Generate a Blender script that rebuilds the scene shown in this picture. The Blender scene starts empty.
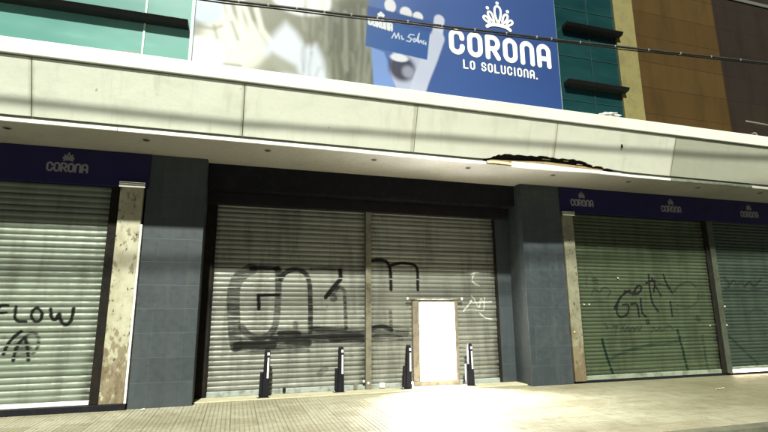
import bpy, bmesh, math, random
import numpy as np
from mathutils import Vector, Matrix

random.seed(7)
rng = np.random.default_rng(11)
scene = bpy.context.scene
COL = scene.collection
R = math.radians

# ---------------------------------------------------------------- helpers
def tag(o, label=None, cat=None, group=None, kind=None):
    if label: o['label'] = label
    if cat: o['category'] = cat
    if group: o['group'] = group
    if kind: o['kind'] = kind
    return o

def empty(name, loc):
    o = bpy.data.objects.new(name, None)
    o.empty_display_size = .2
    COL.objects.link(o)
    o.location = loc
    return o

def world_origin(o):
    v = Vector((0, 0, 0))
    while o is not None:
        v += Vector(o.location); o = o.parent
    return v

class MB:
    """collects geometry in world coordinates and links it as one mesh object"""
    def __init__(s): s.v = []; s.f = []
    def add(s, vs, fs):
        n = len(s.v); s.v += [tuple(p) for p in vs]; s.f += [tuple(i + n for i in q) for q in fs]; return s
    def box(s, x0, x1, y0, y1, z0, z1):
        v = [(x0,y0,z0),(x1,y0,z0),(x1,y1,z0),(x0,y1,z0),(x0,y0,z1),(x1,y0,z1),(x1,y1,z1),(x0,y1,z1)]
        return s.add(v, [(0,3,2,1),(4,5,6,7),(0,1,5,4),(1,2,6,5),(2,3,7,6),(3,0,4,7)])
    def hull(s, ring_a, ring_b):
        """closed prism between two rings of the same length"""
        n = len(ring_a)
        fs = [tuple(reversed(range(n))), tuple(range(n, 2*n))]
        fs += [(i, (i+1) % n, n + (i+1) % n, n + i) for i in range(n)]
        return s.add(list(ring_a) + list(ring_b), fs)
    def tube(s, pts, r, n=8):
        pts = [Vector(p) for p in pts]; rings = []
        for i, p in enumerate(pts):
            t = (pts[min(i+1, len(pts)-1)] - pts[max(i-1, 0)]).normalized()
            a = t.cross(Vector((0,0,1)));
            if a.length < .01: a = t.cross(Vector((1,0,0)))
            a.normalize(); b = t.cross(a)
            rr = r[i] if isinstance(r, (list, tuple)) else r
            rings.append([p + (a*math.cos(2*math.pi*k/n) + b*math.sin(2*math.pi*k/n))*rr for k in range(n)])
        base = len(s.v)
        vs = [q for g in rings for q in g]
        fs = []
        for i in range(len(pts)-1):
            for k in range(n):
                fs.append((i*n+k, i*n+(k+1)%n, (i+1)*n+(k+1)%n, (i+1)*n+k))
        fs += [tuple(reversed(range(n))), tuple((len(pts)-1)*n+k for k in range(n))]
        return s.add(vs, fs)
    def stroke(s, pts, w, y, t=.006, closed=False, n=6):
        """flat raised band with round ends along x,z points, front at y"""
        pts = [Vector((p[0], p[1])) for p in pts]
        if closed and (pts[0]-pts[-1]).length < 1e-6: pts = pts[:-1]
        m = len(pts); L = []; Rr = []
        for i in range(m):
            a = pts[(i-1) % m] if (closed or i > 0) else pts[i]
            b = pts[(i+1) % m] if (closed or i < m-1) else pts[i]
            d1 = (pts[i]-a); d2 = (b-pts[i])
            if d1.length < 1e-9: d1 = d2
            if d2.length < 1e-9: d2 = d1
            d = (d1.normalized()+d2.normalized()).normalized()
            nn = Vector((-d.y, d.x)); k = 1/max(.5, nn.dot(Vector((-d1.y, d1.x)).normalized()))
            L.append(pts[i]+nn*w/2*k); Rr.append(pts[i]-nn*w/2*k)
        if closed:
            vs = [(p.x,y,p.y) for p in L]+[(p.x,y,p.y) for p in Rr]
            return s.add(vs, [(i, m+i, m+(i+1)%m, (i+1)%m) for i in range(m)])
        d0 = (pts[0]-pts[1]).normalized(); d1 = (pts[-1]-pts[-2]).normalized()
        def cap(c, d):
            a0 = math.atan2(d.y, d.x)
            return [c+Vector((math.cos(a0+t_), math.sin(a0+t_)))*w/2 for t_ in [math.pi/2-math.pi*k/n for k in range(1, n)]]
        # outline: left side forward, end cap, right side back, start cap
        out = L + cap(pts[-1], d1) + Rr[::-1] + cap(pts[0], d0)
        q = [(p.x, y, p.y) for p in out]
        # strip faces so that bent strokes stay valid
        base = m; vs = [(p.x,y,p.y) for p in L]+[(p.x,y,p.y) for p in Rr]
        fs = [(i, m+i, m+i+1, i+1) for i in range(m-1)]
        c1 = [(p.x,y,p.y) for p in cap(pts[-1], d1)]; c0 = [(p.x,y,p.y) for p in cap(pts[0], d0)]
        k1 = len(vs); vs += c1; k0 = len(vs); vs += c0
        fs.append(tuple([2*m-1] + list(range(k1+len(c1)-1, k1-1, -1)) + [m-1]))
        fs.append(tuple([0] + list(range(k0+len(c0)-1, k0-1, -1)) + [m]))
        return s.add(vs, fs)
    def disc(s, c, r, y, n=14):
        vs = [(c[0]+r*math.cos(2*math.pi*k/n), y, c[1]+r*math.sin(2*math.pi*k/n)) for k in range(n)]
        return s.add(vs, [tuple(range(n))])
    def lathe(s, c, prof, n=20, axis='z'):
        """prof = list of (radius, height) revolved about the axis through c"""
        vs = []
        for r, h in prof:
            for k in range(n):
                a = 2*math.pi*k/n
                if axis == 'z': vs.append((c[0]+r*math.cos(a), c[1]+r*math.sin(a), c[2]+h))
                else: vs.append((c[0]+r*math.cos(a), c[1]+h, c[2]+r*math.sin(a)))
        fs = []
        for i in range(len(prof)-1):
            for k in range(n): fs.append((i*n+k, i*n+(k+1)%n, (i+1)*n+(k+1)%n, (i+1)*n+k))
        fs += [tuple(reversed(range(n))), tuple((len(prof)-1)*n+k for k in range(n))]
        return s.add(vs, fs)
    def build(s, name, mat, parent=None, bevel=0, smooth=False, origin=None, solid=0):
        o_ = world_origin(parent) if parent else Vector(origin or (0,0,0))
        me = bpy.data.meshes.new(name)
        me.from_pydata([Vector(p)-o_ for p in s.v], [], s.f)
        bm = bmesh.new(); bm.from_mesh(me)
        if not solid: bmesh.ops.recalc_face_normals(bm, faces=bm.faces)
        else:
            for f in bm.faces:
                f.normal_update()
                if f.normal.y > 0: f.normal_flip()
        bm.to_mesh(me); bm.free()
        me.materials.append(mat)
        if smooth:
            for p in me.polygons: p.use_smooth = True
        o = bpy.data.objects.new(name, me); COL.objects.link(o)
        if parent: o.parent = parent
        else: o.location = o_
        if solid:
            m = o.modifiers.new('thick', 'SOLIDIFY'); m.thickness = solid; m.offset = -1
        if bevel:
            m = o.modifiers.new('bevel', 'BEVEL'); m.width = bevel; m.segments = 2; m.limit_method = 'ANGLE'; m.angle_limit = R(40)
        return o

def box(name, mat, parent, x0, x1, y0, y1, z0, z1, bevel=0, **k):
    return MB().box(x0, x1, y0, y1, z0, z1).build(name, mat, parent, bevel=bevel, **k)

# ---------------------------------------------------------------- materials
class NT:
    def __init__(s, name):
        s.m = bpy.data.materials.new(name); s.m.use_nodes = True
        s.t = s.m.node_tree; s.b = s.t.nodes['Principled BSDF']; s.n = s.t.nodes; s.l = s.t.links
        s.co = s.n.new('ShaderNodeTexCoord')
        g = s.n.new('ShaderNodeNewGeometry'); s.pos = g.outputs['Position']
    def link(s, a, b): s.l.new(a, b)
    def val(s, v):
        n = s.n.new('ShaderNodeValue'); n.outputs[0].default_value = v; return n.outputs[0]
    def rgb(s, c):
        n = s.n.new('ShaderNodeRGB'); n.outputs[0].default_value = (*c, 1); return n.outputs[0]
    def math(s, op, a, b=None, clamp=False):
        n = s.n.new('ShaderNodeMath'); n.operation = op; n.use_clamp = clamp
        for i, x in enumerate((a, b)):
            if x is None: continue
            if isinstance(x, (int, float)): n.inputs[i].default_value = x
            else: s.link(x, n.inputs[i])
        return n.outputs[0]
    def mapping(s, scale, src=None, loc=(0,0,0)):
        n = s.n.new('ShaderNodeMapping'); n.inputs['Scale'].default_value = scale; n.inputs['Location'].default_value = loc
        s.link(src or s.pos, n.inputs['Vector']); return n.outputs[0]
    def noise(s, scale=(1,1,1), detail=5, rough=.6, loc=(0,0,0), src=None):
        n = s.n.new('ShaderNodeTexNoise'); n.inputs['Scale'].default_value = 1
        n.inputs['Detail'].default_value = detail; n.inputs['Roughness'].default_value = rough
        s.link(s.mapping(scale, src, loc), n.inputs['Vector']); return n.outputs['Fac']
    def white(s, vec):
        n = s.n.new('ShaderNodeTexWhiteNoise'); n.noise_dimensions = '3D'; s.link(vec, n.inputs['Vector']); return n.outputs['Value']
    def ramp(s, x, lo, hi, a=0., b=1.):
        n = s.n.new('ShaderNodeMapRange'); n.clamp = True; n.interpolation_type = 'SMOOTHSTEP'
        for i, v in ((1, lo), (2, hi), (3, a), (4, b)): n.inputs[i].default_value = v
        s.link(x, n.inputs[0]); return n.outputs[0]
    def mix(s, f, a, b, mode='MIX'):
        n = s.n.new('ShaderNodeMix'); n.data_type = 'RGBA'; n.blend_type = mode; n.clamp_factor = True
        def put(x, i):
            if isinstance(x, (int, float)): n.inputs[i].default_value = x
            elif isinstance(x, tuple): n.inputs[i].default_value = (*x, 1)
            else: s.link(x, n.inputs[i])
        put(f, 0); put(a, 6); put(b, 7); return n.outputs[2]
    def sep(s, src=None):
        n = s.n.new('ShaderNodeSeparateXYZ'); s.link(src or s.pos, n.inputs[0]); return n.outputs
    def comb(s, x, y, z):
        n = s.n.new('ShaderNodeCombineXYZ')
        for i, v in enumerate((x, y, z)):
            if isinstance(v, (int, float)): n.inputs[i].default_value = v
            else: s.link(v, n.inputs[i])
        return n.outputs[0]
    def attr(s, name):
        n = s.n.new('ShaderNodeAttribute'); n.attribute_name = name; return n
    def bump(s, h, strength=.3, dist=.01):
        n = s.n.new('ShaderNodeBump'); n.inputs['Strength'].default_value = strength; n.inputs['Distance'].default_value = dist
        s.link(h, n.inputs['Height']); s.link(n.outputs[0], s.b.inputs['Normal'])
    def out(s, col=None, rough=.6, metal=0., spec=.5):
        if col is not None:
            if isinstance(col, tuple): s.b.inputs['Base Color'].default_value = (*col, 1)
            else: s.link(col, s.b.inputs['Base Color'])
        if isinstance(rough, (int, float)): s.b.inputs['Roughness'].default_value = rough
        else: s.link(rough, s.b.inputs['Roughness'])
        s.b.inputs['Metallic'].default_value = metal or 0.; s.b.inputs['Specular IOR Level'].default_value = .4 if spec is None else spec
        return s.m

def worn(name, c, dirt, amount=.5, scale=2.5, rough=.55, metal=0., spec=.5, bump=.1, fine=18):
    n = NT(name)
    big = n.ramp(n.noise((scale, scale, scale)), .42, .72)
    sm = n.ramp(n.noise((fine, fine, fine), loc=(3,1,7)), .5, .75)
    f = n.math('MULTIPLY', n.math('ADD', big, n.math('MULTIPLY', sm, .5)), amount, True)
    n.bump(n.noise((fine*3,)*3), bump, .004)
    return n.out(n.mix(f, c, dirt), n.ramp(n.noise((fine,)*3, loc=(9,4,2)), .3, .8, rough*.8, min(1, rough*1.3)), metal, spec)

# --- pavement of striped cement tiles
def pavement_material():
    n = NT('striped_cement_tile'); p = n.sep(); x, y = p[0], p[1]
    T = .40
    tx = n.math('FLOOR', n.math('DIVIDE', x, T)); ty = n.math('FLOOR', n.math('DIVIDE', y, T))
    fx = n.math('FRACT', n.math('DIVIDE', x, T)); fy = n.math('FRACT', n.math('DIVIDE', y, T))
    gs = n.math('FRACT', n.math('DIVIDE', x, .0667))
    groove = n.ramp(n.math('ABSOLUTE', n.math('SUBTRACT', gs, .5)), .30, .42)
    jx = n.ramp(n.math('ABSOLUTE', n.math('SUBTRACT', fx, .5)), .475, .49)
    jy = n.ramp(n.math('ABSOLUTE', n.math('SUBTRACT', fy, .5)), .47, .49)
    joint = n.math('MAXIMUM', jx, jy)
    rnd = n.white(n.comb(tx, ty, 3.3)); rnd2 = n.white(n.comb(tx, ty, 8.1))
    c = n.mix(rnd, (.325,.31,.23), (.355,.338,.255))
    c = n.mix(n.math('MULTIPLY', n.math('GREATER_THAN', rnd2, .93), .6), c, (.22,.20,.13))
    big = n.ramp(n.noise((.55,.8,1)), .38, .68); c = n.mix(n.math('MULTIPLY', big, .55), c, (.165,.14,.08))
    sm = n.ramp(n.noise((7,3.5,5), loc=(2,5,1)), .48, .7); c = n.mix(n.math('MULTIPLY', sm, .45), c, (.14,.12,.075))
    # pale noise patches paint in glints of light on the ground
    pale = n.ramp(n.noise((5,1.6,3), loc=(6,2,4), detail=7), .60, .72); c = n.mix(n.math('MULTIPLY', pale, .5), c, (.50,.46,.33))
    spots = n.ramp(n.noise((26,26,26), loc=(1,8,1)), .66, .72); c = n.mix(n.math('MULTIPLY', spots, .6), c, (.07,.06,.04))
    # light falling off to the far right, painted as darker olive paving
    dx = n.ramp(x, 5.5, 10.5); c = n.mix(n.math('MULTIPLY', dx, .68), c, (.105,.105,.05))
    c = n.mix(n.math('MULTIPLY', groove, n.ramp(n.noise((1.7,1.7,1), loc=(4,4,4)), .3, .6, .2, .6)), c, (.12,.105,.06))
    c = n.mix(n.math('MULTIPLY', joint, .5), c, (.10,.085,.055))
    h = n.math('SUBTRACT', n.math('MULTIPLY', n.noise((60,60,60)), .25), n.math('ADD', n.math('MULTIPLY', groove, .6), joint))
    n.bump(h, .6, .006)
    return n.out(c, n.ramp(n.noise((4,4,4)), .3, .7, .38, .62), 0, .45)

def fascia_material():
    n = NT('painted_fascia'); p = n.sep()
    st = n.ramp(n.noise((5,1,.7), detail=6), .50, .74)               # runs of dirt down the panel
    bl = n.ramp(n.noise((1.1,1.1,2.2), loc=(5,2,8)), .45, .75)
    c = n.mix(n.math('MULTIPLY', st, .40), (.66,.68,.595), (.40,.41,.32))
    c = n.mix(n.math('MULTIPLY', bl, .42), c, (.45,.485,.40))
    seam = n.math('ABSOLUTE', n.math('SUBTRACT', n.math('FRACT', n.math('DIVIDE', n.math('ADD', p[0], 3.29), 3.23)), .5))
    c = n.mix(n.math('MULTIPLY', n.ramp(n.math('ADD', seam, n.math('MULTIPLY', n.noise((9,9,2)), .03)), .495, .515), .6), c, (.30,.29,.2))
    # lamp fall-off to the right painted in; panels past the fifth seam are greyer
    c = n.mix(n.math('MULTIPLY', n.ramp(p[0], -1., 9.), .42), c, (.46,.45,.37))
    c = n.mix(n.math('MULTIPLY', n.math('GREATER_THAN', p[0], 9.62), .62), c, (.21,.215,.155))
    sp = n.ramp(n.noise((9,9,9), loc=(7,7,7), detail=2), .735, .76); c = n.mix(n.math('MULTIPLY', sp, .55), c, (.2,.19,.14))
    n.bump(n.math('ADD', n.noise((1.5,1.5,1.5)), n.math('MULTIPLY', n.noise((14,14,14)), .08)), .35, .035)
    return n.out(c, .45)

def shutter_material(name, base, light, dirt, rust, rough=.5):
    n = NT(name); p = n.sep()
    a = n.attr('paint'); d = n.attr('slat')
    st = n.ramp(n.noise((3.5,1,.55), detail=6), .42, .72)
    c = n.mix(d.outputs['Fac'], base, light)
    c = n.mix(n.math('MULTIPLY', st, .62), c, dirt)
    hz = n.ramp(n.noise((.8,1,14), loc=(3,3,3), detail=4), .5, .75); c = n.mix(n.math('MULTIPLY', hz, .4), c, dirt)
    ru = n.ramp(n.noise((5,5,9), loc=(8,1,2), detail=7), .62, .75); c = n.mix(n.math('MULTIPLY', ru, .55), c, rust)
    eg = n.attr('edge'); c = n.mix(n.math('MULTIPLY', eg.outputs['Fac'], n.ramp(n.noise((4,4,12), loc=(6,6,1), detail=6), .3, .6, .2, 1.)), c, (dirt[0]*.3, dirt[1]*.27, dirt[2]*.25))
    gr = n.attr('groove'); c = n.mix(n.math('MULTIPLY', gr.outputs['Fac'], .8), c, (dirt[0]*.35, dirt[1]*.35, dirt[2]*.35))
    nr = n.ramp(n.noise((9,9,26), loc=(1,1,6), detail=6), .30, .52, .5, 1.); a3 = n.math('POWER', a.outputs['Alpha'], 3.)
    al = n.math('MULTIPLY', a.outputs['Alpha'], n.math('ADD', nr, n.math('MULTIPLY', n.math('SUBTRACT', 1., nr), a3)))
    stk = n.ramp(n.noise((2.2,1,34), loc=(5,2,3), detail=5), .36, .56, .25, 1.)
    al = n.math('MULTIPLY', al, n.math('ADD', stk, n.math('MULTIPLY', n.math('SUBTRACT', 1., stk), n.math('POWER', a.outputs['Alpha'], 14.))))
    n.link(n.math('MULTIPLY', n.math('SUBTRACT', 1., al), .4), n.b.inputs['Specular IOR Level'])
    c = n.mix(al, c, a.outputs['Color'])
    n.link(n.math('MULTIPLY', n.math('SUBTRACT', 1., al), .25), n.b.inputs['Metallic'])
    n.bump(n.noise((40,40,60)), .1, .003)
    return n.out(c, n.ramp(n.noise((6,6,12)), .3, .7, rough*.8, rough*1.25), None, None)

def tile_material():
    n = NT('dark_slate_tile'); p = n.sep()
    u = n.math('ADD', p[0], n.math('MULTIPLY', p[1], 1.0)); W_, H_ = .53, .43
    fu = n.math('FRACT', n.math('DIVIDE', n.math('ADD', u, .65), W_)); fz = n.math('FRACT', n.math('DIVIDE', p[2], H_))
    j = n.math('MAXIMUM', n.ramp(n.math('ABSOLUTE', n.math('SUBTRACT', fu, .5)), .488, .496), n.ramp(n.math('ABSOLUTE', n.math('SUBTRACT', fz, .5)), .485, .495))
    rnd = n.white(n.comb(n.math('FLOOR', n.math('DIVIDE', n.math('ADD', u, .65), W_)), n.math('FLOOR', n.math('DIVIDE', p[2], H_)), 1.7))
    c = n.mix(rnd, (.020,.028,.035), (.028,.037,.044))
    st = n.ramp(n.noise((6,6,.5), detail=6), .45, .75); c = n.mix(n.math('MULTIPLY', st, .4), c, (.05,.058,.058))
    du = n.ramp(n.noise((3,3,3), loc=(4,1,1)), .5, .8); c = n.mix(n.math('MULTIPLY', du, .4), c, (.055,.06,.055))
    c = n.mix(n.math('MULTIPLY', j, .4), c, (.06,.075,.08))
    n.bump(n.math('SUBTRACT', n.math('MULTIPLY', n.noise((5,5,5)), .3), j), .25, .004)
    return n.out(c, n.ramp(n.noise((9,9,9)), .3, .7, .46, .64), 0, .62)

def peeling_material(name='peeling_cream_paint', c1=(.40,.385,.29), c2=(.30,.285,.19)):
    n = NT(name); p = n.sep()
    c = n.mix(n.ramp(n.noise((4,4,3)), .35, .7), c1, c2)
    low = n.ramp(p[2], .1, 1.9, .22, -.02)
    pe = n.ramp(n.math('ADD', n.noise((9,9,5), detail=8, loc=(2,6,1)), low), .56, .64); c = n.mix(n.math('MULTIPLY', pe, .8), c, (.15,.115,.065))
    bl = n.ramp(n.noise((16,16,10), detail=5, loc=(5,5,2)), .60, .68); c = n.mix(bl, c, (.035,.028,.02))
    ru = n.ramp(n.math('ADD', n.noise((5,5,2.5), detail=6, loc=(9,2,2)), low), .60, .75); c = n.mix(n.math('MULTIPLY', ru, .7), c, (.10,.068,.035))
    n.bump(n.math('ADD', pe, n.noise((30,30,30))), .4, .006)
    return n.out(c, .6)

def panel_wall(name, c1, c2, w, h, jc):
    n = NT(name); b = n.n.new('ShaderNodeTexBrick'); p = n.sep()
    n.link(n.comb(p[0], p[2], 0), b.inputs['Vector'])
    b.inputs['Scale'].default_value = 1; b.inputs['Brick Width'].default_value = w; b.inputs['Row Height'].default_value = h
    b.inputs['Mortar Size'].default_value = .012; b.offset = 0; b.inputs['Mortar Smooth'].default_value = .6
    b.inputs['Color1'].default_value = (*c1,1); b.inputs['Color2'].default_value = (*c2,1); b.inputs['Mortar'].default_value = (*jc,1)
    st = n.ramp(n.noise((2.5,1,.5), detail=7), .42, .72)
    c = n.mix(n.math('MULTIPLY', st, .55), b.outputs['Color'], (c1[0]*.5, c1[1]*.47, c1[2]*.4))
    n2 = n.ramp(n.noise((11,11,11), loc=(2,2,2)), .5, .8); c = n.mix(n.math('MULTIPLY', n2, .3), c, (c2[0]*1.5, c2[1]*1.4, c2[2]*1.3))
    n.bump(n.math('ADD', n.math('MULTIPLY', b.outputs['Fac'], -1.), n.math('MULTIPLY', n.noise((25,25,25)), .4)), .4, .01)
    return n.out(c, .9, 0, .08)

def glass_panel(name, a, b_, rough, spec, streak):
    n = NT(name)
    g = n.ramp(n.noise((.35,.35,.9), detail=3), .3, .7)
    c = n.mix(g, a, b_)
    st = n.ramp(n.noise((1.2,1,7), detail=5, loc=(4,2,9)), .5, .8); c = n.mix(n.math('MULTIPLY', st, streak), c, (b_[0]*1.6, b_[1]*1.5, b_[2]*1.5))
    n.bump(n.noise((1,1,1), detail=1), .08, .05)
    return n.out(c, rough, 0, spec)

def emit(name, c, s):
    n = NT(name); n.b.inputs['Emission Color'].default_value = (*c,1); n.b.inputs['Emission Strength'].default_value = s
    return n.out((.8,.8,.8), .5)

def print_material():
    n = NT('printed_vinyl'); a = n.attr('ink')
    f = n.ramp(n.noise((1.2,1,1.2), detail=3), .3, .7)
    c = n.mix(n.math('MULTIPLY', f, .12), a.outputs['Color'], n.mix(.5, a.outputs['Color'], (.02,.03,.05)))
    n.bump(n.noise((.7,.7,.7), detail=2), .12, .05)
    return n.out(c, .42, 0, .35)

M = dict(
    pave=pavement_material(), fascia=fascia_material(), tile=tile_material(), peel=peeling_material(), grimy=peeling_material('grimy_grey_paint', (.20,.195,.135), (.14,.135,.09)),
    band=worn('white_band_paint', (.56,.58,.50), (.42,.43,.36), .4, 1.3, .5),
    trim=worn('white_edge_trim', (.80,.80,.72), (.55,.54,.45), .45, 2.2, .45),
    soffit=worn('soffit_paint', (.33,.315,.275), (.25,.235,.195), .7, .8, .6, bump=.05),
    void=worn('dark_cavity', (.012,.010,.008), (.03,.022,.015), .6, 4, .9),
    wood=worn('torn_board', (.26,.19,.10), (.10,.075,.04), .7, 6, .8),
    plaster=worn('torn_plywood', (.70,.58,.36), (.38,.26,.13), .5, 9, .8),
    aqua=glass_panel('lit_tone_aqua_glass', (.062,.185,.168), (.12,.27,.245), .22, .5, .25),  # pale tone paints in the light from behind the left glazing
    teal=glass_panel('dark_teal_glass', (.003,.020,.022), (.008,.034,.036), .15, .5, .35),
    mullion=worn('pale_aluminium', (.42,.55,.48), (.25,.36,.32), .5, 4, .4),
    tealbar=worn('teal_aluminium', (.008,.035,.036), (.006,.022,.022), .5, 4, .4),
    louver=worn('black_louver', (.007,.008,.008), (.013,.013,.012), .6, 5, .5, spec=.2),
    yellow=worn('yellow_paint', (.145,.125,.040), (.085,.07,.025), .6, 3, .7),
    orange=panel_wall('ochre_panel_wall', (.052,.031,.010), (.044,.025,.008), 3.1, .72, (.03,.014,.005)),
    brown=panel_wall('brown_panel_wall', (.017,.012,.009), (.014,.0105,.0085), 1.9, .72, (.012,.009,.007)),
    navy=worn('navy_sign_paint', (.013,.010,.062), (.009,.008,.038), .5, 2, .42, spec=.25),
    logo=worn('grey_logo_vinyl', (.21,.20,.22), (.13,.125,.14), .4, 12, .5),
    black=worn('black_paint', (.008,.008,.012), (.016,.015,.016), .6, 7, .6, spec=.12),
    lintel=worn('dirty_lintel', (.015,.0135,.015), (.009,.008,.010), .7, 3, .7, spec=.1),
    guide=worn('galvanised_guide', (.16,.15,.11), (.06,.048,.03), .8, 6, .5, .2),
    darkguide=worn('black_guide', (.010,.009,.008), (.020,.015,.010), .7, 6, .8, 0., .1),
    railmid=worn('zinc_bottom_rail', (.26,.29,.275), (.10,.10,.085), .8, 7, .4),
    postgreen=worn('dark_green_post', (.05,.06,.04), (.02,.022,.015), .7, 5, .5),
    reveal=worn('grey_reveal_strip', (.16,.16,.13), (.08,.075,.06), .6, 3, .7),
    rail=worn('white_bottom_rail', (.72,.74,.72), (.34,.34,.29), .65, 5, .4),
    railgrey=worn('grey_bottom_rail', (.20,.23,.18), (.06,.065,.045), .8, 4, .4),
    whiteline=worn('white_edge_strip', (.80,.80,.74), (.7,.7,.62), .3, 4, .35),
    chrome=worn('polished_steel_band', (.85,.86,.84), (.6,.6,.58), .3, 9, .18, 1.0),
    steel=worn('bright_steel', (.80,.80,.76), (.5,.5,.45), .3, 20, .3, .6),
    doorframe=worn('worn_door_frame', (.16,.135,.10), (.06,.044,.032), .8, 5, .6),
    sill=worn('pale_sill', (.40,.37,.26), (.25,.22,.14), .6, 3, .6),
    white=worn('white_reveal', (.75,.75,.72), (.65,.65,.6), .3, 3, .6),
    reflect=worn('white_reflector', (.78,.78,.75), (.5,.5,.46), .45, 14, .35),
    kerb=worn('kerb_concrete', (.10,.10,.065), (.05,.048,.034), .7, 3, .8),
    asphalt=worn('asphalt', (.050,.050,.046), (.03,.03,.028), .7, 1.5, .8, bump=.4, fine=40),
    cable=worn('cable_sheath', (.016,.016,.015), (.03,.028,.025), .5, 6, .5),
    clip=worn('cable_clip', (.30,.30,.27), (.15,.15,.13), .4, 9, .5),
    roofing=worn('roof_felt', (.06,.06,.055), (.03,.03,.03), .6, 1, .9),
    plastic=worn('white_plastic_bag', (.75,.75,.70), (.5,.5,.45), .4, 12, .45),
    pipe=worn('grey_pipe', (.16,.15,.125), (.07,.065,.055), .6, 8, .6),
    print=print_material(), ink=worn('white_lettering', (.80,.79,.66), (.74,.73,.60), .2, 3, .5, bump=.0),
    sh_mid=shutter_material('galvanised_slats', (.155,.160,.138), (.215,.22,.192), (.066,.066,.056), (.06,.04,.026)),
    sh_left=shutter_material('pale_green_slats', (.138,.162,.128), (.190,.218,.175), (.075,.084,.064), (.07,.055,.032)),
    sh_right=shutter_material('green_slats', (.050,.066,.036), (.064,.084,.047), (.024,.032,.017), (.03,.032,.018)),
    sh_far=shutter_material('dark_green_slats', (.030,.046,.034), (.040,.058,.043), (.016,.024,.018), (.025,.028,.018)),
)
M['lightpanel'] = emit('lit_interior', (1., .985, .93), 135.)
M['gaplight'] = emit('lit_gap', (1., .72, .52), 9.0)

# ---------------------------------------------------------------- graffiti strokes (points x,z in metres; width, colour, opacity, softness)
MID1 = [([(0.26, 2.53), (0.05, 2.4), (-0.06, 2.21), (-0.07, 1.92), (-0.04, 1.58), (0.0, 1.19), (0.04, 0.99)], 0.193, 'k', 0.72, 0.02), ([(0.26, 2.54), (0.51, 2.56), (0.78, 2.55)], 0.071, 'k', 0.8, 0.015), ([(0.8, 2.54), (0.83, 2.22), (0.83, 1.82), (0.82, 1.62), (0.8, 1.37), (0.7, 1.19), (0.47, 1.11), (0.23, 1.21), (0.12, 1.36)], 0.096, 'k', 0.75, 0.02), ([(0.42, 1.99), (0.84, 2.0)], 0.046, 'k', 0.85, 0.01), ([(0.43, 1.99), (0.45, 1.71)], 0.056, 'k', 0.85, 0.01), ([(0.87, 2.32), (0.94, 2.47), (1.17, 2.56), (1.38, 2.49), (1.48, 2.28), (1.51, 1.82), (1.52, 1.24)], 0.076, 'k', 0.8, 0.015), ([(0.79, 2.53), (0.89, 2.4)], 0.112, 'k', 0.75, 0.02), ([(1.5, 2.55), (1.79, 2.57), (2.17, 2.56)], 0.046, 'k', 0.7, 0.02), ([(2.14, 2.54), (2.17, 2.35), (2.07, 2.26), (1.83, 1.95)], 0.071, 'k', 0.85, 0.012), ([(2.07, 2.21), (1.94, 2.0), (2.01, 1.93)], 0.112, 'k', 0.75, 0.02), ([(2.01, 2.17), (2.24, 2.16), (2.26, 1.82), (2.28, 1.3)], 0.056, 'k', 0.75, 0.012), ([(1.56, 1.31), (1.92, 1.28), (2.28, 1.3)], 0.071, 'k', 0.7, 0.03), ([(1.2, 1.42), (1.21, 1.27)], 0.051, 'k', 0.6, 0.03), ([(0.03, 0.97), (0.43, 0.96), (0.82, 0.98), (1.46, 1.01)], 0.132, 'k', 0.62, 0.04), ([(0.03, 0.93), (0.58, 0.87), (1.47, 0.85)], 0.061, 'k', 0.6, 0.03), ([(0.81, 1.18), (1.26, 1.17), (1.82, 1.18), (2.61, 1.21)], 0.132, 'k', 0.6, 0.05), ([(0.91, 1.08), (1.56, 1.09), (2.61, 1.05)], 0.132, 'k', 0.62, 0.05), ([(0.19, 1.07), (0.76, 1.07)], 0.142, 'k', 0.62, 0.05), ([(0.05, 0.99), (0.29, 1.02), (0.77, 0.98)], 0.101, 'k', 0.78, 0.03), ([(0.76, 1.13), (1.21, 1.13), (1.92, 1.1), (2.61, 1.14)], 0.112, 'k', 0.74, 0.04), ([(0.88, 1.22), (1.05, 1.23), (1.28, 1.21)], 0.071, 'k', 0.8, 0.02), ([(1.61, 1.29), (2.08, 1.21), (2.56, 1.17)], 0.081, 'k', 0.74, 0.03), ([(1.98, 1.08), (2.4, 1.04), (2.64, 1.04)], 0.091, 'k', 0.72, 0.03), ([(1.06, 1.02), (1.26, 1.03), (1.49, 1.01)], 0.081, 'k', 0.7, 0.03), ([(1.6, 1.69), (1.84, 1.67)], 0.025, 'k', 0.5, 0.02), ([(1.86, 0.47), (1.78, 0.43), (1.73, 0.38)], 0.071, 'k', 0.5, 0.04)]
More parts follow.
